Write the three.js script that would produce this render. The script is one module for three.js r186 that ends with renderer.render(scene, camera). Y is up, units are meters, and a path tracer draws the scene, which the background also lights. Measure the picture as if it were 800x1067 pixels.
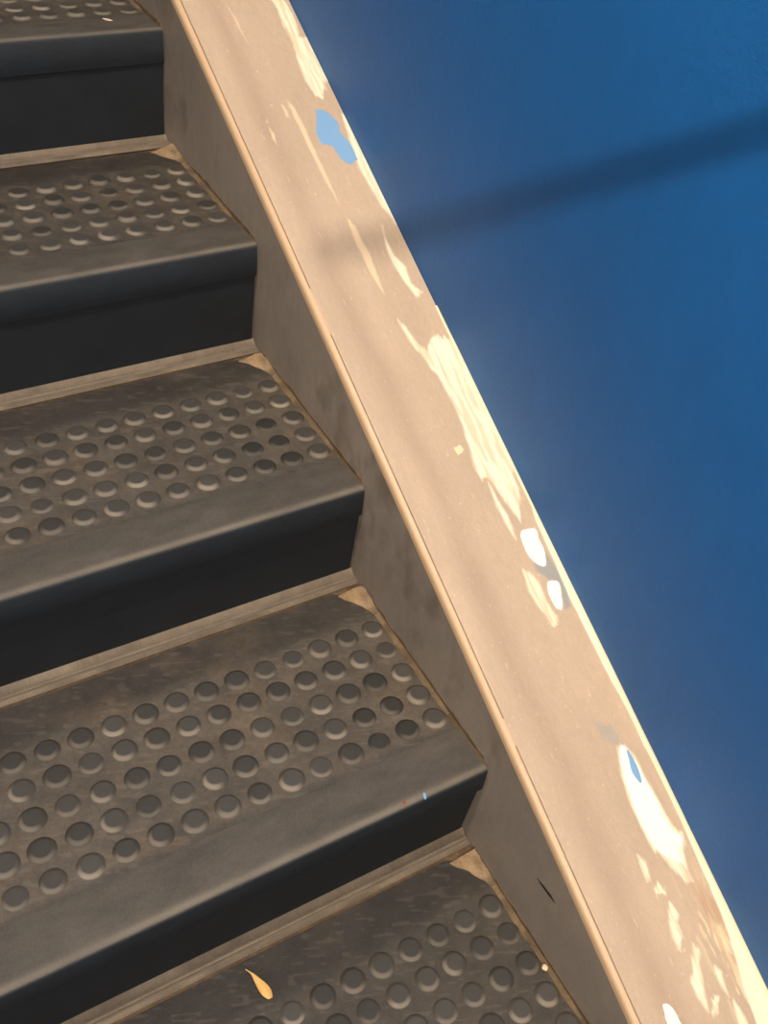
import * as THREE from 'three';
import { mergeGeometries, toCreasedNormals } from 'three/addons/utils/BufferGeometryUtils.js';

// ---------------------------------------------------------------- camera, light, exposure
const scene = new THREE.Scene();
const camera = new THREE.PerspectiveCamera(54.2327, 800 / 1067, 0.02, 30);
camera.position.set(-0.48352, 0.46125, 1.36406);
camera.quaternion.setFromRotationMatrix(new THREE.Matrix4().makeBasis(
  new THREE.Vector3(0.866056, 0.092807, 0.491257),
  new THREE.Vector3(0.275869, 0.730771, -0.624395),
  new THREE.Vector3(-0.416945, 0.676284, 0.607286)));
scene.add(camera);
scene.background = new THREE.Color(0x000000);
const renderer = new THREE.WebGLRenderer({ antialias: true });
renderer.toneMapping = THREE.LinearToneMapping;
renderer.toneMappingExposure = 1.0;
renderer.shadowMap.enabled = true;
const LAMP_POS = [-0.42, 1.7, 1.05];
const LAMP_COLOR = 0xfff2e4, LAMP_CD = 8.5;          // added hanging lamp over the lower steps, unseen
const WALL_LAMP_POS = [-0.885, 1.0914, 2.2];        // added lamp on the left wall, unseen behind the camera
const WALL_LAMP_COLOR = 0xfff4e6, WALL_LAMP_CD = 9.5;

// ---------------------------------------------------------------- helpers
const R = 0.16, T = 0.3098;                       // rise and going of a step
const SLOPE = Math.atan2(R, T);
const STEP_W = 0.95, WALL_X = 0.1565, CAP_H = 0.072;
const used = new Map();
function numbered(name) {
  const n = used.get(name) || 0; used.set(name, n + 1);
  return n ? name + '_' + String(n).padStart(3, '0') : name;
}
function rng(seed) {
  return () => { seed = (seed + 0x6d2b79f5) | 0; let t = Math.imul(seed ^ (seed >>> 15), 1 | seed); t = (t + Math.imul(t ^ (t >>> 7), 61 | t)) ^ t; return ((t ^ (t >>> 14)) >>> 0) / 4294967296; };
}
function hash(x, y, s) {
  let h = Math.imul(x, 374761393) + Math.imul(y, 668265263) + Math.imul(s, 1442695041) | 0;
  h = Math.imul(h ^ (h >>> 13), 1274126177); h ^= h >>> 16;
  return (h >>> 0) / 4294967296;
}
function noise(x, y, s = 0) {
  const xi = Math.floor(x), yi = Math.floor(y); let fx = x - xi, fy = y - yi;
  fx = fx * fx * (3 - 2 * fx); fy = fy * fy * (3 - 2 * fy);
  const a = hash(xi, yi, s), b = hash(xi + 1, yi, s), c = hash(xi, yi + 1, s), d = hash(xi + 1, yi + 1, s);
  return a + (b - a) * fx + (c - a) * fy + (a - b - c + d) * fx * fy;
}
function fbm(x, y, s = 0, o = 4) {
  let v = 0, a = 0.5, n = 0;
  for (let i = 0; i < o; i++) { v += a * noise(x, y, s + i * 17); n += a; a *= 0.55; x *= 2.03; y *= 2.03; }
  return v / n;
}
const clamp = (v, a = 0, b = 1) => Math.min(b, Math.max(a, v));
const smooth = (a, b, v) => { const t = clamp((v - a) / (b - a)); return t * t * (3 - 2 * t); };
const mix3 = (p, q, t) => [p[0] + (q[0] - p[0]) * t, p[1] + (q[1] - p[1]) * t, p[2] + (q[2] - p[2]) * t];
function texture(w, h, fn, color = true) {
  const d = new Uint8Array(w * h * 4);
  for (let j = 0; j < h; j++) for (let i = 0; i < w; i++) {
    const c = fn(i, j), k = (j * w + i) * 4;
    if (color) { d[k] = clamp(c[0], 0, 255); d[k + 1] = clamp(c[1], 0, 255); d[k + 2] = clamp(c[2], 0, 255); }
    else d[k] = d[k + 1] = d[k + 2] = clamp(c, 0, 1) * 255;
    d[k + 3] = 255;
  }
  const t = new THREE.DataTexture(d, w, h, THREE.RGBAFormat);
  t.wrapS = t.wrapT = THREE.RepeatWrapping; t.magFilter = THREE.LinearFilter; t.minFilter = THREE.LinearFilter;
  if (color) t.colorSpace = THREE.SRGBColorSpace;
  t.needsUpdate = true;
  return t;
}
function mesh(name, geo, mat, parent) {
  const m = new THREE.Mesh(geo, mat); m.name = parent === scene ? numbered(name) : name;
  m.castShadow = m.receiveShadow = true; parent.add(m);
  return m;
}
function struct(name, geo, mat) {
  const m = new THREE.Mesh(geo, mat); m.name = name; m.castShadow = m.receiveShadow = true;
  m.userData.kind = 'structure'; scene.add(m); return m;
}
function thing(name, label, category, pos, group) {
  const g = new THREE.Group(); g.name = numbered(name); g.position.set(...pos);
  g.userData = { label, category }; if (group) g.userData.group = group;
  scene.add(g); return g;
}
function box(x0, x1, y0, y1, z0, z1, scale = 1) {   // box with uv in metres * scale
  const g = new THREE.BoxGeometry(x1 - x0, y1 - y0, z1 - z0);
  g.translate((x0 + x1) / 2, (y0 + y1) / 2, (z0 + z1) / 2);
  const p = g.attributes.position, n = g.attributes.normal, uv = g.attributes.uv;
  for (let i = 0; i < p.count; i++) {
    if (Math.abs(n.getX(i)) > 0.5) uv.setXY(i, p.getZ(i) * scale, p.getY(i) * scale);
    else if (Math.abs(n.getY(i)) > 0.5) uv.setXY(i, p.getX(i) * scale, p.getZ(i) * scale);
    else uv.setXY(i, p.getX(i) * scale, p.getY(i) * scale);
  }
  return g;
}
// profile of [z, y] points swept along x; u runs along x, v along the profile; uvf may override
function sweepX(pts, x0, x1, crease = 0.6, nx = 1, uvf = null) {
  const P = [], U = [], n = pts.length; let len = 0;
  const v3 = (x, q) => [x, q[1], q[0]];
  for (let i = 0; i < n; i++) {
    const a = pts[i], b = pts[(i + 1) % n], l = Math.hypot(b[0] - a[0], b[1] - a[1]);
    for (let k = 0; k < nx; k++) {
      const xa = x0 + (x1 - x0) * k / nx, xb = x0 + (x1 - x0) * (k + 1) / nx;
      const quad = [[xa, a, len], [xb, a, len], [xb, b, len + l], [xa, a, len], [xb, b, len + l], [xa, b, len + l]];
      for (const [x, q, v] of quad) { P.push(...v3(x, q)); U.push(...(uvf ? uvf(x, q) : [x, v])); }
    }
    len += l;
  }
  const tris = THREE.ShapeUtils.triangulateShape(pts.map((q) => new THREE.Vector2(q[0], q[1])), []);
  for (const [x, flip] of [[x0, false], [x1, true]]) for (const t of tris) {
    for (const i of flip ? [t[2], t[1], t[0]] : t) { P.push(...v3(x, pts[i])); U.push(...(uvf ? uvf(x, pts[i]) : [x + pts[i][0], pts[i][1]])); }
  }
  let g = new THREE.BufferGeometry();
  g.setAttribute('position', new THREE.Float32BufferAttribute(P, 3));
  g.setAttribute('uv', new THREE.Float32BufferAttribute(U, 2));
  // outward faces: make the signed volume positive
  let vol = 0;
  for (let i = 0; i < P.length; i += 9) {
    const [ax, ay, az, bx, by, bz, cx, cy, cz] = P.slice(i, i + 9);
    vol += ax * (by * cz - bz * cy) - ay * (bx * cz - bz * cx) + az * (bx * cy - by * cx);
  }
  if (vol < 0) {
    const p = g.attributes.position.array, u = g.attributes.uv.array;
    for (let i = 0; i < P.length / 9; i++) {
      for (let k = 0; k < 3; k++) { const t = p[i * 9 + 3 + k]; p[i * 9 + 3 + k] = p[i * 9 + 6 + k]; p[i * 9 + 6 + k] = t; }
      for (let k = 0; k < 2; k++) { const t = u[i * 6 + 2 + k]; u[i * 6 + 2 + k] = u[i * 6 + 4 + k]; u[i * 6 + 4 + k] = t; }
    }
  }
  return toCreasedNormals(g, crease);
}
// flat outline of [x, z] points raised in y with softened edges
function slab(pts, y0, h, bevel, uvs = 1) {
  const s = new THREE.Shape(pts.map((q) => new THREE.Vector2(q[0], -q[1])));
  const g = new THREE.ExtrudeGeometry(s, { depth: Math.max(1e-5, h - bevel), bevelEnabled: bevel > 0, bevelThickness: bevel, bevelSize: bevel, bevelOffset: -bevel, bevelSegments: 2, curveSegments: 8 });
  g.rotateX(-Math.PI / 2); g.translate(0, y0, 0);
  const p = g.attributes.position, uv = g.attributes.uv;
  for (let i = 0; i < p.count; i++) uv.setXY(i, p.getX(i) * uvs, p.getZ(i) * uvs);
  return g;
}
function splineLoop(pts, per = 6, tight = 0.5) {                 // rounded closed outline through the points
  const c = new THREE.CatmullRomCurve3(pts.map((q) => new THREE.Vector3(q[0], q[1], 0)), true, 'catmullrom', tight);
  return c.getPoints(pts.length * per).slice(0, -1).map((q) => [q.x, q.y]);
}

// ---------------------------------------------------------------- materials
const std = (o) => new THREE.MeshStandardMaterial(o);
const grain = texture(512, 512, (i, j) => 0.5 * hash(i, j, 3) + 0.5 * fbm(i / 9, j / 9, 5, 3), false);
const grainAt = (rx, ry) => { const t = grain.clone(); t.repeat.set(rx, ry); t.needsUpdate = true; return t; };

const wallMap = texture(1024, 1024, (i, j) => {
  const v = 1 + 0.07 * (fbm(i / 170, j / 170, 11) - 0.5) + 0.05 * (fbm(i / 14, j / 40, 12, 3) - 0.5) + 0.03 * (hash(i, j, 9) - 0.5);
  return [15 * v, 89 * v, 153 * v];
});
wallMap.wrapS = wallMap.wrapT = THREE.MirroredRepeatWrapping; wallMap.repeat.set(0.7, 0.7);
const M = {
  blueWall: std({ map: wallMap, roughness: 0.5, bumpMap: grainAt(3, 3), bumpScale: 0.0006 }),
  plaster: std({ color: 0x8b8378, roughness: 0.9, bumpMap: grainAt(2, 2), bumpScale: 0.001 }),
  ceiling: std({ color: 0x9a948a, roughness: 0.95 }),
  floor: std({ color: 0x55504a, roughness: 0.8, bumpMap: grainAt(3, 3), bumpScale: 0.001 }),
  metal: std({ color: 0x8a8c8e, roughness: 0.4, metalness: 0.9 }),
  lampCase: std({ color: 0xd8d6cf, roughness: 0.5 }),
};
// dust that lies in the corners
const dustMap = texture(256, 256, (i, j) => {
  const v = 0.72 + 0.5 * fbm(i / 14, j / 14, 21) + 0.16 * (hash(i, j, 22) - 0.5), r = fbm(i / 30, j / 30, 24);
  return [150 * v, (124 + 6 * r) * v, (92 + 14 * r) * v];
});
dustMap.repeat.set(4, 4);
M.dust = std({ map: dustMap, vertexColors: true, roughness: 1, bumpMap: grainAt(6, 6), bumpScale: 0.0015 });
M.core = std({ map: dustMap, color: 0xb9b2a8, roughness: 1, bumpMap: grainAt(6, 6), bumpScale: 0.001 });
const grimeMap = texture(256, 256, (i, j) => {
  const v = 0.75 + 0.5 * fbm(i / 18, j / 18, 31) + 0.14 * (hash(i, j, 32) - 0.5);
  return [112 * v, 92 * v, 70 * v];
});
grimeMap.repeat.set(4, 4);
M.grime = std({ map: grimeMap, roughness: 1 });
// ribbed foot of the riser, filled with trodden-in dust
const coveMap = texture(512, 64, (i, j) => {
  const v = 0.78 + 0.42 * fbm(i / 30, j / 7, 41) + 0.12 * (hash(i, j, 42) - 0.5);
  return [128 * v, 113 * v, 95 * v];
});
M.cove = std({ map: coveMap, roughness: 0.85, bumpMap: grainAt(6, 6), bumpScale: 0.0006 });
// dark rubber of the risers
const riserMap = texture(512, 128, (i, j) => {
  const v = 0.75 + 0.45 * fbm(i / 26, j / 26, 51) + 0.22 * (hash(i, j, 52) - 0.5), sc = smooth(0.66, 0.8, fbm(i / 60, j / 5, 53));
  return mix3([19 * v, 25 * v, 31 * v], [34, 39, 44], sc * 0.3);
});
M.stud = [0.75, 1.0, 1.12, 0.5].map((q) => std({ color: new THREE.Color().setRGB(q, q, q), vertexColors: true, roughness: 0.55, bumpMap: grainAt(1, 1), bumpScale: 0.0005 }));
M.riser = std({ map: riserMap, roughness: 0.78, bumpMap: grainAt(5, 5), bumpScale: 0.0005 });

// painted side of the stringer
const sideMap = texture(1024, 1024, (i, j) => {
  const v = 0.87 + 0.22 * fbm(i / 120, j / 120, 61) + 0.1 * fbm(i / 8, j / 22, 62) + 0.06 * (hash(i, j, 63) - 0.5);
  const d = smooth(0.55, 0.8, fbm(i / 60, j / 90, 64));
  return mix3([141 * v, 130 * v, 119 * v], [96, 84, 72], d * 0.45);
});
sideMap.wrapS = sideMap.wrapT = THREE.MirroredRepeatWrapping; sideMap.repeat.set(1, 1);
M.side = std({ map: sideMap, roughness: 0.7, bumpMap: grainAt(4, 4), bumpScale: 0.0005 });

// ---- cap of the stringer: beige paint with cream paint drags, in millimetres (across, down the slope)
const SMEARS = [
  [[131, 55], [149, 61], [151, 85], [149, 105], [145, 127], [157, 125], [160, 145], [158, 177], [157, 193], [144, 214], [136, 228], [129, 218], [125, 196], [128, 161], [134, 133], [131, 100], [134, 77]],
  [[154, 253], [160, 257], [164, 294], [163, 334], [164, 389], [162, 436], [156, 430], [148, 398], [145, 365], [142, 337], [145, 310], [148, 280]],
  [[135, 421], [132, 444], [132, 470], [140, 487], [137, 512], [146, 527], [135, 534], [132, 517], [127, 481], [128, 453]],
  [[98, 556], [103, 570], [109, 592], [118, 606], [132, 588], [140, 590], [152, 600], [166, 612], [166, 740], [158, 763], [151, 780], [149, 801], [143, 814], [132, 839], [129, 825], [123, 804], [117, 774], [109, 779], [107, 761], [112, 739], [116, 715], [118, 679], [116, 640], [108, 614], [101, 590]],
  [[115, 783], [116, 801], [119, 827], [115, 856], [112, 842], [112, 815]],
  [[106, 893], [113, 902], [119, 914], [117, 939], [121, 955], [117, 968], [110, 965], [109, 950], [104, 932], [103, 922]],
  [[86, 1217], [89, 1226], [87, 1246], [82, 1245], [83, 1227]],
  [[86, 1256], [95, 1254], [98, 1261], [86, 1263]],
  [[112, 1218], [123, 1233], [131, 1248], [133, 1267], [126, 1265], [118, 1248], [111, 1228]],
  [[97, 1274], [100, 1285], [93, 1297], [92, 1311], [81, 1317], [82, 1303], [85, 1290]],
  [[100, 1319], [104, 1326], [96, 1341], [89, 1360], [83, 1379], [78, 1369], [79, 1348], [93, 1332]],
  [[129, 1313], [134, 1325], [137, 1345], [132, 1341], [126, 1325]],
  [[113, 1346], [117, 1355], [112, 1378], [110, 1370], [110, 1355]],
  [[98, 1370], [102, 1375], [90, 1390], [86, 1384]],
  [[119, 1111], [129, 1111], [135, 1130], [135, 1148], [138, 1180], [139, 1212], [147, 1220], [145, 1232], [136, 1240], [133, 1252], [126, 1262], [116, 1240], [106, 1222], [104, 1195], [104, 1167], [111, 1134]],
  [[115, 1385], [119, 1399], [119, 1420], [109, 1406]],
];
const STREAKS = [   // narrower pale drags: weaker
  [[88, 218], [93, 235], [94, 290], [92, 385], [88, 360], [87, 284], [86, 244]],
  [[93, 405], [100, 418], [101, 460], [96, 522], [92, 496], [90, 452]],
  [[77, 228], [81, 238], [80, 252], [76, 246]],
  [[47, 262], [50, 275], [48, 288], [45, 278]],
  [[66, 60], [70, 90], [71, 130], [68, 110]],
];
const GREY = [[125, 885], [144, 880], [150, 914], [148, 935], [144, 952], [134, 953], [143, 923], [132, 914], [123, 900]];
const GREY2 = [[104, 1075], [124, 1090], [127, 1112], [120, 1112], [108, 1095]];
const EDGE = [[820, 156], [846, 151], [903, 149], [942, 147.5], [1034, 148.5], [1076, 152], [1124, 151.5], [1148, 154], [1183, 154], [1224, 151.5], [1255, 149.5], [1277, 149], [1318, 146], [1354, 139], [1380, 132], [1415, 128], [1800, 126]];
function sdPoly(x, y, p) {                          // negative inside
  let d = 1e9, s = 1;
  for (let i = 0, j = p.length - 1; i < p.length; j = i++) {
    const ex = p[j][0] - p[i][0], ey = p[j][1] - p[i][1], wx = x - p[i][0], wy = y - p[i][1];
    const t = clamp((wx * ex + wy * ey) / (ex * ex + ey * ey)), bx = wx - ex * t, by = wy - ey * t;
    d = Math.min(d, bx * bx + by * by);
    const c1 = y >= p[i][1], c2 = y < p[j][1], c3 = ex * wy > ey * wx;
    if ((c1 && c2 && c3) || (!c1 && !c2 && !c3)) s = -s;
  }
  return s * Math.sqrt(d);
}
const bounds = (p) => [Math.min(...p.map((q) => q[0])) - 8, Math.max(...p.map((q) => q[0])) + 8, Math.min(...p.map((q) => q[1])) - 14, Math.max(...p.map((q) => q[1])) + 14];
const SB = SMEARS.map(bounds), TB = STREAKS.map(bounds), GB = bounds(GREY), GB2 = bounds(GREY2);
const edgeX = (s) => { if (s < 820) return 170; for (let i = 1; i < EDGE.length; i++) if (s <= EDGE[i][0]) { const a = EDGE[i - 1], b = EDGE[i]; return a[1] + (b[1] - a[1]) * (s - a[0]) / (b[0] - a[0]); } return 126; };
const S0 = -410, S1 = 1830;
const capMap = texture(160, 2048, (i, j) => {
  const x = (i + 0.5) / 160 * 156.5, s = S0 + (j + 0.5) / 2048 * (S1 - S0);
  const v = 0.93 + 0.10 * fbm(x / 40, s / 130, 71) + 0.05 * (fbm(x / 3, s / 9, 72, 3) - 0.5) + 0.035 * (hash(i, j, 73) - 0.5);
  let c = [207 * v, 180 * v, 152 * v];
  // shading of a shallow trowelled hollow painted along the middle, a few scuffs
  const mid = Math.exp(-Math.pow((x - 46 - 10 * (fbm(s / 180, 0.3, 74) - 0.5)) / 16, 2));
  c = mix3(c, [168, 140, 118], mid * 0.34 * (0.5 + fbm(x / 20, s / 90, 75)));
  c = mix3(c, [240, 214, 178], 0.5 * smooth(0.93, 0.97, noise(x / 2.6, s / 6, 76)));
  const wx = x + 4 * (fbm(x / 5, s / 22, 77) - 0.5), ws = s + 16 * (fbm(x / 4, s / 18, 78) - 0.5);
  let a = 0, w = 0;
  SMEARS.forEach((p, k) => { const b = SB[k]; if (x > b[0] && x < b[1] && s > b[2] && s < b[3]) a = Math.max(a, smooth(2.6, -1.8, sdPoly(wx, ws, p))); });
  STREAKS.forEach((p, k) => { const b = TB[k]; if (x > b[0] && x < b[1] && s > b[2] && s < b[3]) w = Math.max(w, smooth(1.5, -1.8, sdPoly(wx, ws, p))); });
  const drag = smooth(0.28, 0.62, fbm(x / 3.5, s / 34, 79));
  c = mix3(c, [244, 216, 176], w * 0.85);
  c = mix3(c, mix3([246, 224, 186], [255, 244, 212], drag), a * (0.8 + 0.2 * drag));
  if (s > 1240) {                                   // mottled drags low down by the wall
    const m = smooth(0.50, 0.64, fbm(x / 6, s / 36, 80)) * smooth(1240, 1320, s) * smooth(96, 124, x);
    c = mix3(c, [250, 226, 182], m * 0.75);
    c = mix3(c, [196, 146, 108], smooth(0.55, 0.72, fbm(x / 6, s / 45, 81)) * smooth(1240, 1300, s) * smooth(108, 128, x) * 0.45);
  }
  let g = 0;
  if (x > GB[0] && x < GB[1] && s > GB[2] && s < GB[3]) g = smooth(2.5, -2.5, sdPoly(wx, s, GREY));
  if (x > GB2[0] && x < GB2[1] && s > GB2[2] && s < GB2[3]) g = Math.max(g, 0.5 * smooth(5, -4, sdPoly(wx, s, GREY2)));
  c = mix3(c, [158, 160, 156], g * 0.8);
  const e = edgeX(s) + 2.2 * (fbm(s / 25, 0.5, 82) - 0.5);
  c = mix3(c, [255, 243, 210], smooth(-0.8, 1.4, x - e));
  return c;
});
M.cap = std({ map: capMap, roughness: 0.48, bumpMap: grainAt(1, 12), bumpScale: 0.0004 });
M.bead = std({ color: 0xd6b48f, roughness: 0.4, bumpMap: grainAt(1, 8), bumpScale: 0.0004 });
M.filler = std({ color: 0xcaa888, roughness: 0.6 });
M.caulk = std({ color: 0xf2e2bd, roughness: 0.5 });
M.paleBlue = std({ color: 0x86b0d6, roughness: 0.55, bumpMap: grainAt(4, 4), bumpScale: 0.0003 });
M.white = std({ color: 0xfbfaf3, roughness: 0.45, bumpMap: grainAt(4, 4), bumpScale: 0.0004 });
M.cream = std({ color: 0xf3dfb4, roughness: 0.5 });
M.gouge = std({ color: 0x14100e, roughness: 0.9 });

// ---------------------------------------------------------------- the stairwell
const wallR = struct('wall_right', box(WALL_X, WALL_X + 0.15, -0.95, 2.25, -1.75, 3.35), M.blueWall);
struct('wall_left', box(-1.2, -STEP_W - 0.002, -0.95, 2.25, -1.75, 3.35), M.plaster);
struct('wall_back', box(-1.2, WALL_X + 0.15, -0.95, 2.25, 3.352, 3.5), M.plaster);
struct('wall_front', box(-1.2, WALL_X + 0.15, -0.95, 2.25, -1.9, -1.752), M.plaster);
struct('ceiling', box(-1.2, WALL_X + 0.15, 2.252, 2.4, -1.9, 3.5), M.ceiling);
struct('floor', box(-STEP_W, WALL_X - 0.001, -0.95, -0.8, 1.2, 3.35, 1), M.floor);
struct('floor_upper', box(-STEP_W, WALL_X - 0.001, 0.004, R, -1.75, -T - 0.025), M.floor);

// ---------------------------------------------------------------- the stringer beside the steps
const stringer = thing('stair_stringer', 'broad beige painted stair stringer sloping along the blue wall, with chipped and smeared paint', 'stringer', [0, CAP_H, 0]);
{
  const cs = Math.cos(SLOPE), top = (z) => -0.0118 / cs - z * R / T, floorY = -0.8 - CAP_H;
  const za = -0.365, zb = 1.6;
  const yb = Math.max(floorY + 0.004, top(zb));
  mesh('side_panel', sweepX([[za, top(za)], [zb, yb], [zb, floorY + 0.001], [za, floorY + 0.001]], 0.0004, WALL_X - 0.0005, 0.3, 1, (x, q) => [q[0] * 1.0, q[1] * 1.0]), M.side, stringer);
  const slopeGroup = (g) => { g.rotateX(SLOPE); return g; };
  const z0 = S0 / 1000, z1 = S1 / 1000, L = z1 - z0;
  // rounded bead on the open edge; profile in x/y swept along local z
  const along = (pts, a, b, m, name, uvf, segs = 1) => {
    const swapped = pts.map((q) => [-q[0], q[1]]);   // sweep along x, then turn x onto z
    const g = sweepX(swapped, a, b, 0.6, segs, uvf ? (x, q) => uvf(-q[0], x) : null);
    g.rotateY(-Math.PI / 2);                         // x -> z, z -> -x
    return mesh(name, slopeGroup(g), m, stringer);
  };
  const bead = [[0.0004, -0.0116]];
  for (let i = 0; i <= 6; i++) { const a = Math.PI - i * Math.PI / 12; bead.push([0.0048 + 0.0044 * Math.cos(a), -0.0048 + 0.0044 * Math.sin(a)]); }
  bead.push([0.0066, -0.0004], [0.0070, -0.0010], [0.0070, -0.0116]);
  along(bead, z0, z1, M.bead, 'edge_bead');
  const cap = along([[0.0080, -0.0116], [0.0080, -0.0006], [0.0086, 0], [WALL_X - 0.0006, 0], [WALL_X - 0.0006, -0.0116]], z0, z1, M.cap, 'cap', (x, z) => [x / 0.1565, (z - z0) / L], 8);
  cap.userData.label = 'flat beige top with cream paint drags';
  for (const [a, b] of [[0.492, 0.556], [1.035, 1.066], [0.02, 0.05]]) along([[0.0066, -0.006], [0.0066, -0.0006], [0.0086, -0.0003], [0.0086, -0.006]], a, b, M.filler, 'groove_filler');
  // bead of cream filler where the cap meets the wall, fading out uphill
  {
    const N = 60, P = [], I = [], K = 6;
    for (let i = 0; i <= N; i++) {
      const z = 0.55 + (1.8 - 0.55) * i / N, r = 0.0012 + 0.0018 * fbm(i / 4, 2.2, 91) + 0.0016 * smooth(0.8, 1.1, z);
      for (let k = 0; k <= K; k++) { const a = k / K * Math.PI / 2; P.push(WALL_X - 0.0002 - r + r * Math.sin(a) * 1.0, r - r * Math.cos(a), z); }
    }
    const W = K + 1;
    for (let i = 0; i < N; i++) for (let k = 0; k < K; k++) { const a = i * W + k, b = a + 1; I.push(a, a + W, b, b, a + W, b + W); }
    const g = new THREE.BufferGeometry(); g.setAttribute('position', new THREE.Float32BufferAttribute(P, 3)); g.setIndex(I);
    g.setAttribute('uv', new THREE.Float32BufferAttribute(new Float32Array(P.length / 3 * 2), 2)); g.computeVertexNormals();
    mesh('filler_bead', slopeGroup(g), M.caulk, stringer).userData.label = 'cream filler line along the wall';
  }
  // paint islands with an edge of their own, children of the cap
  const island = (name, label, pts, h, m, jag = 0.5) => {
    const r = rng(pts.length * 977 + Math.round(pts[0][1]));
    const o = splineLoop(pts.map((q) => [q[0] / 1000, q[1] / 1000]), 4, jag > 0.8 ? 0.2 : 0.5).map((q) => [q[0] + (r() - 0.5) * jag / 1000, q[1] + (r() - 0.5) * 2.2 * jag / 1000]);
    const g = slab(o, 0.00002, h, Math.min(0.0002, h * 0.45), 4);
    const q = mesh(name, slopeGroup(g), m, cap); q.userData.label = label; return q;
  };
  island('paint_chip', 'light blue paint chip', [[122, 242], [135, 250], [142, 266], [139, 281], [145, 301], [145, 325], [134, 331], [123, 323], [119, 300], [106, 295], [106, 277]], 0.0005, M.paleBlue, 1.4);
  island('paint_patch', 'white oval patch', [[125, 853], [136, 851], [146, 855], [144, 867], [144, 881], [138, 897], [132, 898], [125, 890], [121, 875]], 0.0006, M.white);
  island('paint_patch', 'smaller white patch', [[129, 917], [138, 918], [143, 923], [138, 938], [132, 951], [125, 948], [124, 931]], 0.0006, M.white);
  island('paint_patch', 'large white teardrop patch', [[121, 1114], [128, 1114], [132, 1128], [133, 1148], [135, 1167], [135, 1184], [135, 1198], [137, 1214], [143, 1220], [143, 1228], [134, 1232], [131, 1236], [131, 1246], [118, 1235], [110, 1222], [107, 1200], [107, 1167], [113, 1136]], 0.0006, M.white);
  island('paint_patch', 'white patch near the bottom edge', [[39, 1352], [46, 1357], [48, 1369], [48, 1384], [40, 1392], [34, 1380], [34, 1368], [36, 1360]], 0.0006, M.white);
  island('paint_chip', 'small square cream chip', [[93, 732], [102, 731], [104, 738], [94, 742]], 0.0005, M.cream, 0.9);
  const blue2 = island('paint_chip', 'narrow pale blue sliver', [[128.5, 1118], [131, 1126], [131, 1143], [128, 1155], [125, 1153], [122.5, 1142], [125.5, 1129]], 0.0009, M.paleBlue, 0.3);
  blue2.position.set(0, 0, 0);
  // dark gouge in the painted side
  const gs = new THREE.Shape([[-0.0155, -0.0012], [-0.004, 0.0014], [0.006, 0.0022], [0.016, 0.0002], [0.005, -0.0016], [-0.006, -0.0022]].map((q) => new THREE.Vector2(q[0], q[1])));
  const gg = new THREE.ExtrudeGeometry(gs, { depth: 0.0008, bevelEnabled: false });
  gg.rotateY(-Math.PI / 2); gg.translate(0.0006, -0.541 - CAP_H + 0.001, 1.053);
  mesh('gouge', gg, M.gouge, stringer).userData.label = 'short dark gouge in the painted side';
}

// ---------------------------------------------------------------- the steps
const STUD_X = [], STUD_Z = [-0.0845, -0.121, -0.158, -0.1955, -0.231];
for (let i = 0; i < 26; i++) STUD_X.push(-0.0215 - i * 0.0362);
const studGeos = [0, 1, 2, 3, 4, 5].map((k) => {     // round stud: clean dark top, dusty rim, light painted as a pale crescent facing the climber
  const r = rng(500 + k), h = 0.0042 - 0.0003 * k, litRim = 0.5 + 0.5 * r(), turn = (r() - 0.5) * 0.8 - 0.55;
  const pr = [[0.0001, h], [0.0086, h], [0.0104, h - 0.0003], [0.0118, h - 0.0012], [0.0130, h - 0.0026], [0.0146, 0]];
  const g = new THREE.LatheGeometry(pr.map((q) => new THREE.Vector2(q[0], q[1])).reverse(), 20), p = g.attributes.position, C = [];
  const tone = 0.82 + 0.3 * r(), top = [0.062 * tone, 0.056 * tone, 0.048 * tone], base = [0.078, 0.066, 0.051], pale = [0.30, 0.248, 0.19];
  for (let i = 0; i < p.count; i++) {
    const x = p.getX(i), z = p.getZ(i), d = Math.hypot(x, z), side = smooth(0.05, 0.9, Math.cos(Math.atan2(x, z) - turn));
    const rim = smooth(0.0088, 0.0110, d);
    C.push(...mix3(mix3(top, base, rim), pale, rim * side * litRim * smooth(0.0150, 0.0128, d) ));
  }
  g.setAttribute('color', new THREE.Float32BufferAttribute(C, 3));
  return g;
});
function matMap(seed, wear, fade = 1) {                       // trodden rubber: dust between the studs, scuffs
  return texture(1024, 320, (i, j) => {
    const x = -STEP_W + (i + 0.5) / 1024 * STEP_W, z = -0.32 + (j + 0.5) / 320 * 0.32;
    const v = fade * (0.80 + 0.36 * fbm(i / 40, j / 24, seed) + 0.2 * (fbm(i / 5, j / 5, seed + 1, 3) - 0.5) + 0.16 * (hash(i, j, seed + 2) - 0.5));
    let c = [76 * v, 70 * v, 62 * v];
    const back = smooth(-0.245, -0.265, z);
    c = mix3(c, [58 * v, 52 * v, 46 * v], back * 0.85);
    const inRow = smooth(-0.252, -0.24, z) * smooth(-0.062, -0.074, z);
    c = mix3(c, [98 * v, 87 * v, 74 * v], inRow * (0.25 + 0.75 * fbm(i / 55, j / 40, seed + 3)) * wear);
    const tan = smooth(0.58, 0.78, fbm(i / 90, j / 60, seed + 4));
    c = mix3(c, [116 * v, 95 * v, 72 * v], tan * 0.35 * wear);
    const scr = smooth(0.74, 0.82, noise(i / 14 + j / 60, j / 3.2 - i / 9, seed + 5));
    c = mix3(c, [140, 126, 108], scr * 0.22);
    return c;
  });
}
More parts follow.
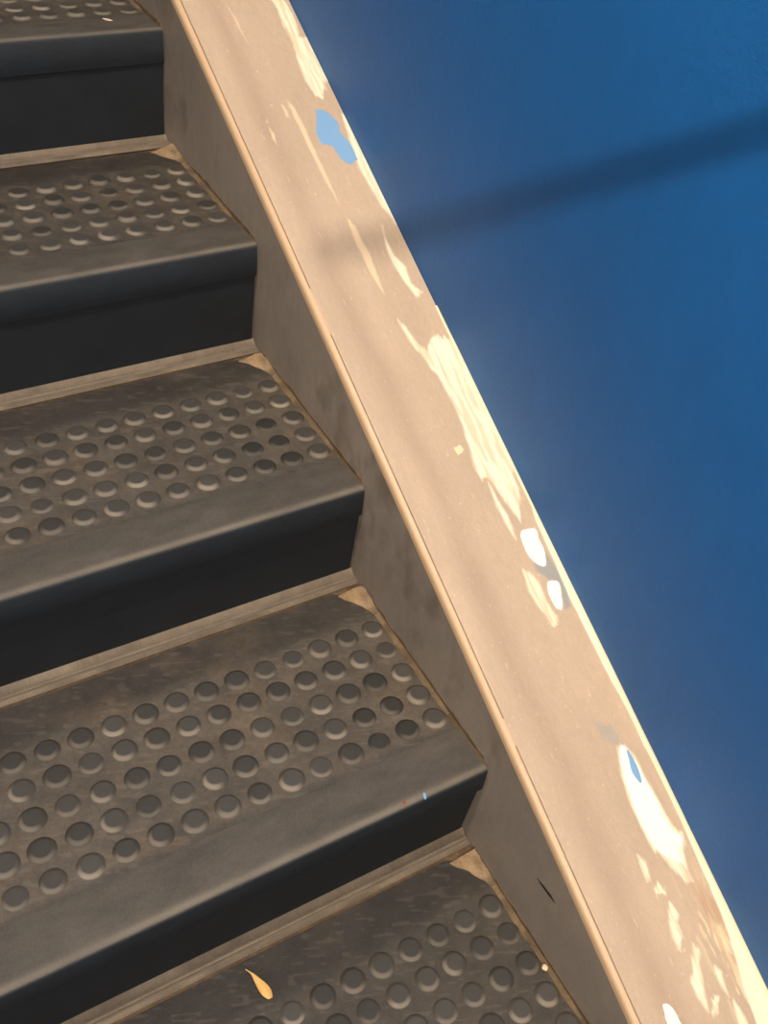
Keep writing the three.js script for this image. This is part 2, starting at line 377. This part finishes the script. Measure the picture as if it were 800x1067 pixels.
function noseMap(seed) {                            // u along the step, v along the profile
  return texture(1024, 128, (i, j) => {
    const l = (j + 0.5) / 128 * 0.128;              // 0 at the back of the band, edge at about 0.06
    const v = 0.82 + 0.34 * fbm(i / 36, j / 14, seed) + 0.18 * (hash(i, j, seed + 1) - 0.5);
    let c = mix3([78 * v, 72 * v, 64 * v], [23 * v, 29 * v, 35 * v], smooth(0.0615, 0.066, l));
    const e = Math.exp(-Math.pow((l - 0.0575) / 0.0050, 2)) * (0.45 + 0.75 * fbm(i / 60, 0.5, seed + 2));
    c = mix3(c, [138, 126, 110], clamp(e) * 0.75);
    return c;
  });
}
const STEP_LABELS = [
  'uppermost stair step, only its front strip visible at the very top left',
  'second stair step from the top, dusty studs smeared to brown, beside the shaded stringer side',
  'middle stair step, third from the top, with dark worn studs near its right front corner',
  'fourth stair step from the top, with clear rows of studs and a blue fleck',
  'lowest stair step, under the curled tan leaf sliver at the bottom edge',
];
const coreX = -STEP_W + 0.0005;
const corePts = [[-0.013, R - 0.0025], [-0.014, R - 0.0445], [-0.0225, -0.0015], [-T - 0.05, -0.0015], [-T - 0.05, R - 0.0025]];
const nosePts = [[-0.0625, R - 0.0024], [-0.0625, R - 0.0002], [-0.004, R + 0.0004]];
for (let i = 1; i <= 5; i++) { const a = Math.PI / 2 - i * Math.PI / 10; nosePts.push([-0.004 + 0.004 * Math.cos(a), R - 0.0036 + 0.004 * Math.sin(a)]); }
nosePts.push([-0.0010, R - 0.040], [-0.0026, R - 0.0440], [-0.0060, R - 0.0455], [-0.0122, R - 0.0455], [-0.0122, R - 0.0024]);
const riserPts = [[-0.0125, R - 0.0458], [-0.0066, R - 0.0458], [-0.0175, 0.0008], [-0.0222, 0.0008]];
const covePts = [[-0.0172, 0.0004], [-0.0172, 0.0105]];
for (let i = 0; i <= 5; i++) { const a = i / 5; covePts.push([-0.0168 + 0.010 * a, 0.0105 - 0.0062 * Math.sin(a * Math.PI / 2)]); }
covePts.push([-0.0052, 0.0030], [-0.0034, 0.0044], [-0.0010, 0.0050], [0.0022, 0.0042], [0.0034, 0.0004]);
const steps = [];
for (let k = 0; k < 5; k++) {
  const st = thing('stair_step', STEP_LABELS[k], 'step', [0, -(k + 1) * R, k * T], 'rubber covered stair steps');
  steps.push(st);
  const rnd = rng(9000 + k * 13);
  const xr = -0.0035;
  mesh('step_core', sweepX(corePts, coreX, -0.0006, 0.4, 1, (x, q) => [x, q[0] + q[1]]), M.core, st);
  // studded rubber mat with rounded back corner
  const zb = -T + 0.0062, rad = 0.040;
  const o = [[coreX + 0.001, -0.0622], [-0.0062, -0.0622]];
  for (let i = 0; i <= 10; i++) o.push([-0.0065 - 0.0022 * rnd(), -0.075 - i * (-zb - 0.075 - rad) / 10]);
  for (let i = 1; i <= 8; i++) { const a = i / 8 * Math.PI / 2; o.push([-0.0085 - rad + rad * Math.cos(a), zb + rad - rad * Math.sin(a)]); }
  o.push([coreX + 0.001, zb]);
  const mg = slab(o, R - 0.0024, 0.0022, 0.0007);
  { const p = mg.attributes.position, uv = mg.attributes.uv; for (let i = 0; i < p.count; i++) uv.setXY(i, (p.getX(i) + STEP_W) / STEP_W, (p.getZ(i) + 0.32) / 0.32); }
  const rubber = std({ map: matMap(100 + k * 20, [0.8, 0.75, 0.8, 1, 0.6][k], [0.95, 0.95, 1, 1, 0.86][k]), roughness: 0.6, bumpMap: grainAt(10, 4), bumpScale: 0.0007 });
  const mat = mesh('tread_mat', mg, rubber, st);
    for (const z of STUD_Z) STUD_X.forEach((x, i) => {
    const q = rnd(), worn = rnd();
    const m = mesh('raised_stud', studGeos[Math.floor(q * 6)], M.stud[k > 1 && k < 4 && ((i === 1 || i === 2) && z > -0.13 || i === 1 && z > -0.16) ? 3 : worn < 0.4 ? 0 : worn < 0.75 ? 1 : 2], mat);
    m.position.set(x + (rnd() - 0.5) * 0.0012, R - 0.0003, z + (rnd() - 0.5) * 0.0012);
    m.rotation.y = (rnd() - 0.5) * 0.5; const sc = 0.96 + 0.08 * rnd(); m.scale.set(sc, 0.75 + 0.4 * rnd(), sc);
  });
  const nm = noseMap(300 + k * 7); 
  mesh('nosing', sweepX(nosePts, coreX, xr, 0.7, 1, (x, q) => {
    let l; if (q[1] > R - 0.0062 && q[0] < -0.0039) l = q[0] + 0.0625; else l = 0.0585 + Math.min(0.0095, 0.0095 * (q[0] + 0.004) / 0.004 * 0.6 + (R - q[1]) * 0.65) + Math.max(0, R - 0.006 - q[1]);
    if (q[0] < -0.0055 && q[1] < R - 0.02) l = 0.11;
    return [(x + STEP_W) / STEP_W, clamp(l, 0, 0.125) / 0.128];
  }), std({ map: nm, roughness: 0.72, bumpMap: grainAt(8, 1), bumpScale: 0.0005 }), st);
  mesh('riser', sweepX(riserPts, coreX, xr, 0.3, 1, (x, q) => [x * 2, q[1] * 6]), M.riser, st);
  if (k < 4) mesh('riser_foot', sweepX(covePts, coreX, -0.0008, 0.7, 1, (x, q) => [x * 2, (q[0] + q[1]) * 20]), M.cove, st).userData.label = 'ribbed dusty foot strip';
  // dust heaped in the back corner and along the stringer
  {
    const zc = -T - 0.012, nx = 20, nz = 44, P = [], U = [], I = [], C = [];
    for (let j = 0; j <= nz; j++) for (let i = 0; i <= nx; i++) {
      const u = i / nx, w = j / nz, depth = 0.215;
      const z = zc + 0.024 + depth * w, tone = 0.52 + 0.5 * smooth(0.32, 0.05, w) + 0.12 * fbm(w * 40, u * 4, 405);
      const wd = (0.008 + 0.040 * Math.pow(clamp(1 - w * depth / 0.05), 1.3) + 0.003 * fbm(w * 30, k * 3.3, 401)) * (1 - 0.6 * smooth(0.75, 1, w));
      const x = -0.0012 - wd * u;
      C.push(tone, tone * 0.98, tone * 0.94);
      const hgt = (0.0042 + 0.005 * (1 - smooth(0, 0.3, w))) * Math.pow(1 - u, 1.1) * (0.6 + 0.8 * fbm(u * 6, w * 26 + k * 9, 402)) * (1 - 0.5 * smooth(0.5, 1, w));
      P.push(x, R - 0.0026 + hgt * (i < nx ? 1 : 0), z); U.push(x * 1, z * 1);
    }
    for (let j = 0; j < nz; j++) for (let i = 0; i < nx; i++) { const a = j * (nx + 1) + i; I.push(a, a + nx + 1, a + 1, a + 1, a + nx + 1, a + nx + 2); }
    const g = new THREE.BufferGeometry(); g.setAttribute('position', new THREE.Float32BufferAttribute(P, 3)); g.setAttribute('uv', new THREE.Float32BufferAttribute(U, 2)); g.setAttribute('color', new THREE.Float32BufferAttribute(C, 3)); g.setIndex(I); g.computeVertexNormals();
    mesh('corner_dust', g, M.dust, st).userData.label = 'tan dust heaped along the stringer';
  }
  // brown grime line climbing a little up the stringer side
  {
    const pts = [], n = 40;
    for (let i = 0; i <= n; i++) { const t = i / n; pts.push([-T + 0.01 + t * 0.285, R - 0.001 + 0.003 + 0.012 * fbm(t * 14, k * 5.1, 403) * fbm(t * 60, k * 2.1, 409) * (1 - 0.5 * t)]); }
    pts.push([-0.012, R - 0.004], [-T + 0.01, R - 0.004]);
    mesh('grime_line', sweepX(pts, -0.0005, 0.0003, 0.3, 1, (x, q) => [q[0], q[1]]), M.grime, st).userData.label = 'rusty brown grime along the stringer';
  }
}

// ---------------------------------------------------------------- small litter
{
  const leaf = thing('leaf_sliver', 'curled pale tan leaf sliver lying near the back of the lowest step', 'leaf', [-0.293, -4 * R + 0.0002, 0.967]);
  const pts = [[-0.0075, 0.0042, -0.0205], [-0.003, 0.0034, -0.013], [0, 0.0024, -0.002], [0.0026, 0.0022, 0.009], [0.0042, 0.0026, 0.0185]];
  const c = new THREE.CatmullRomCurve3(pts.map((q) => new THREE.Vector3(...q)));
  const N = 24, K = 10, P = [], U = [], I = [];
  for (let i = 0; i <= N; i++) {
    const t = i / N, p = c.getPoint(t), d = c.getTangent(t), sx = new THREE.Vector3(d.z, 0, -d.x).normalize();
    const w = 0.0006 + 0.0052 * smooth(0.1, 0.72, t) * Math.sqrt(clamp((1.02 - t) / 0.22));
    for (let j = 0; j < K; j++) { const a = j / K * Math.PI * 2; P.push(p.x + sx.x * w * Math.cos(a), p.y + Math.sin(a) * w * 0.34 + 0.0004, p.z + sx.z * w * Math.cos(a)); U.push(j / K, t); }
  }
  for (let i = 0; i < N; i++) for (let j = 0; j < K; j++) { const a = i * K + j, b = i * K + (j + 1) % K; I.push(a, a + K, b, b, a + K, b + K); }
  for (let j = 1; j < K - 1; j++) { I.push(0, j, j + 1); I.push(N * K, N * K + j + 1, N * K + j); }
  const g = new THREE.BufferGeometry(); g.setAttribute('position', new THREE.Float32BufferAttribute(P, 3)); g.setAttribute('uv', new THREE.Float32BufferAttribute(U, 2)); g.setIndex(I); g.computeVertexNormals();
  const lm = texture(32, 64, (i, j) => { const v = 0.85 + 0.3 * fbm(i / 3, j / 20, 601); return [226 * v, 178 * v, 104 * v]; });
  mesh('leaf_blade', g, std({ map: lm, roughness: 0.7 }), leaf);
}
function crumb(name, label, category, pos, r, color, squash, turn = 0, stretch = 1) {
  const g = new THREE.IcosahedronGeometry(r, 2), p = g.attributes.position;
  for (let i = 0; i < p.count; i++) {
    const v = new THREE.Vector3().fromBufferAttribute(p, i), f = 0.8 + 0.4 * noise(v.x / r * 1.7 + 9, v.y / r * 1.7 + v.z / r * 2.3 + 7, 611);
    p.setXYZ(i, v.x * f * stretch, v.y * f * squash, v.z * f);
  }
  const gg = toCreasedNormals(g, 0.9), m = mesh(name, gg, std({ color, roughness: 0.7 }), scene);
  m.position.set(...pos); m.rotation.y = turn; m.userData = { label, category };
  return m;
}
crumb('pebble_crumb', 'tiny pale crumb in the dust beside the stringer on the lowest step', 'crumb', [-0.0085, -4 * R + 0.0042, 1.095], 0.0036, 0xf0d3b0, 0.7);
crumb('paint_fleck', 'tiny bright blue fleck stuck on the nosing of the fourth step', 'fleck', [-0.0837, -3 * R + 0.0004, 0.9318 - 0.006], 0.0017, 0x7fb0d8, 0.5, 1.15, 2.6);
crumb('paint_fleck', 'tiny dull red fleck on the nosing left of the blue fleck', 'fleck', [-0.1076, -3 * R + 0.0010, 0.9235], 0.0016, 0x9a4636, 0.5, 0.9, 1.7);
crumb('straw_scrap', 'thin pale straw scrap on the uppermost step near its front edge', 'scrap', [-0.0628, 0.0018, -0.0468], 0.0022, 0xcbb79a, 0.55, -0.9, 4);

// ---------------------------------------------------------------- pipe added out of frame to cast the shadow across the wall
{
  const shadowPipe = thing('shadow_pipe', 'added steel pipe out of frame, casting the shadow band on the blue wall', 'shadowPipe', [WALL_X, 0.4434, 1.2445]);
  const len = 0.545, r = 0.0108;
  const g = new THREE.CylinderGeometry(r, r, len, 24); g.rotateZ(Math.PI / 2); g.translate(-len / 2, 0, 0); mesh('pipe', g, M.metal, shadowPipe);
  const s = new THREE.SphereGeometry(r, 20, 12); s.translate(-len, 0, 0); mesh('end_cap', s, M.metal, shadowPipe);
  const f = new THREE.CylinderGeometry(0.03, 0.032, 0.008, 32); f.rotateZ(Math.PI / 2); f.translate(-0.0042, 0, 0); mesh('flange', f, M.metal, shadowPipe);
}
// ---------------------------------------------------------------- ceiling lamp added out of frame for the light from above
{
  const lamp = thing('added_ceiling_lamp', 'added round white lamp out of frame, hanging over the lower steps', 'lamp', [LAMP_POS[0], 2.252, LAMP_POS[2]]);
  const drop = 2.252 - LAMP_POS[1];
  const rod = new THREE.CylinderGeometry(0.008, 0.008, drop - 0.06, 16); rod.translate(0, -(drop - 0.06) / 2, 0); mesh('rod', rod, M.lampCase, lamp);
  const sh = new THREE.LatheGeometry([[0.010, 0.075], [0.03, 0.07], [0.075, 0.045], [0.078, 0.038], [0.074, 0.038], [0.03, 0.062], [0.010, 0.066]].map((q) => new THREE.Vector2(q[0], q[1])), 32);
  sh.translate(0, -drop, 0); mesh('lamp_shade', sh, M.lampCase, lamp);
  const b = new THREE.SphereGeometry(0.026, 24, 16); b.translate(0, -drop + 0.035, 0);
  const bm = std({ color: 0xffffff, emissive: LAMP_COLOR, emissiveIntensity: 6, roughness: 0.5 });
  const bulb = mesh('bulb', b, bm, lamp); bulb.castShadow = false;
  const l = new THREE.PointLight(LAMP_COLOR, LAMP_CD, 0, 2);
  l.position.set(0, -drop, 0); l.castShadow = true; l.shadow.radius = 1.4; l.shadow.mapSize.set(2048, 2048); l.shadow.bias = -0.0005;
  lamp.add(l);
}
{  // globe lamp added behind the camera to throw the shadow of the pipe
  const lamp = thing('added_wall_lamp', 'added small white globe lamp on the left wall, unseen behind the camera', 'lamp', [-STEP_W - 0.002, WALL_LAMP_POS[1], WALL_LAMP_POS[2]]);
  const dx = WALL_LAMP_POS[0] + STEP_W + 0.002;
  const p = new THREE.CylinderGeometry(0.045, 0.045, 0.012, 32); p.rotateZ(Math.PI / 2); p.translate(0.0064, 0, 0); mesh('back_plate', p, M.lampCase, lamp);
  const a = new THREE.CylinderGeometry(0.014, 0.018, dx - 0.045, 20); a.rotateZ(-Math.PI / 2); a.translate(0.012 + (dx - 0.045) / 2, 0, 0); mesh('arm', a, M.lampCase, lamp);
  const g = new THREE.SphereGeometry(0.042, 28, 18); g.translate(dx, 0, 0);
  const globe = mesh('bulb', g, std({ color: 0xffffff, emissive: WALL_LAMP_COLOR, emissiveIntensity: 4, roughness: 0.5 }), lamp); globe.castShadow = false;
  const l = new THREE.PointLight(WALL_LAMP_COLOR, WALL_LAMP_CD, 0, 2);
  l.position.set(dx, 0, 0); l.castShadow = true; l.shadow.radius = 1.1; l.shadow.mapSize.set(2048, 2048); l.shadow.bias = -0.0005;
  lamp.add(l);
}
renderer.render(scene, camera);
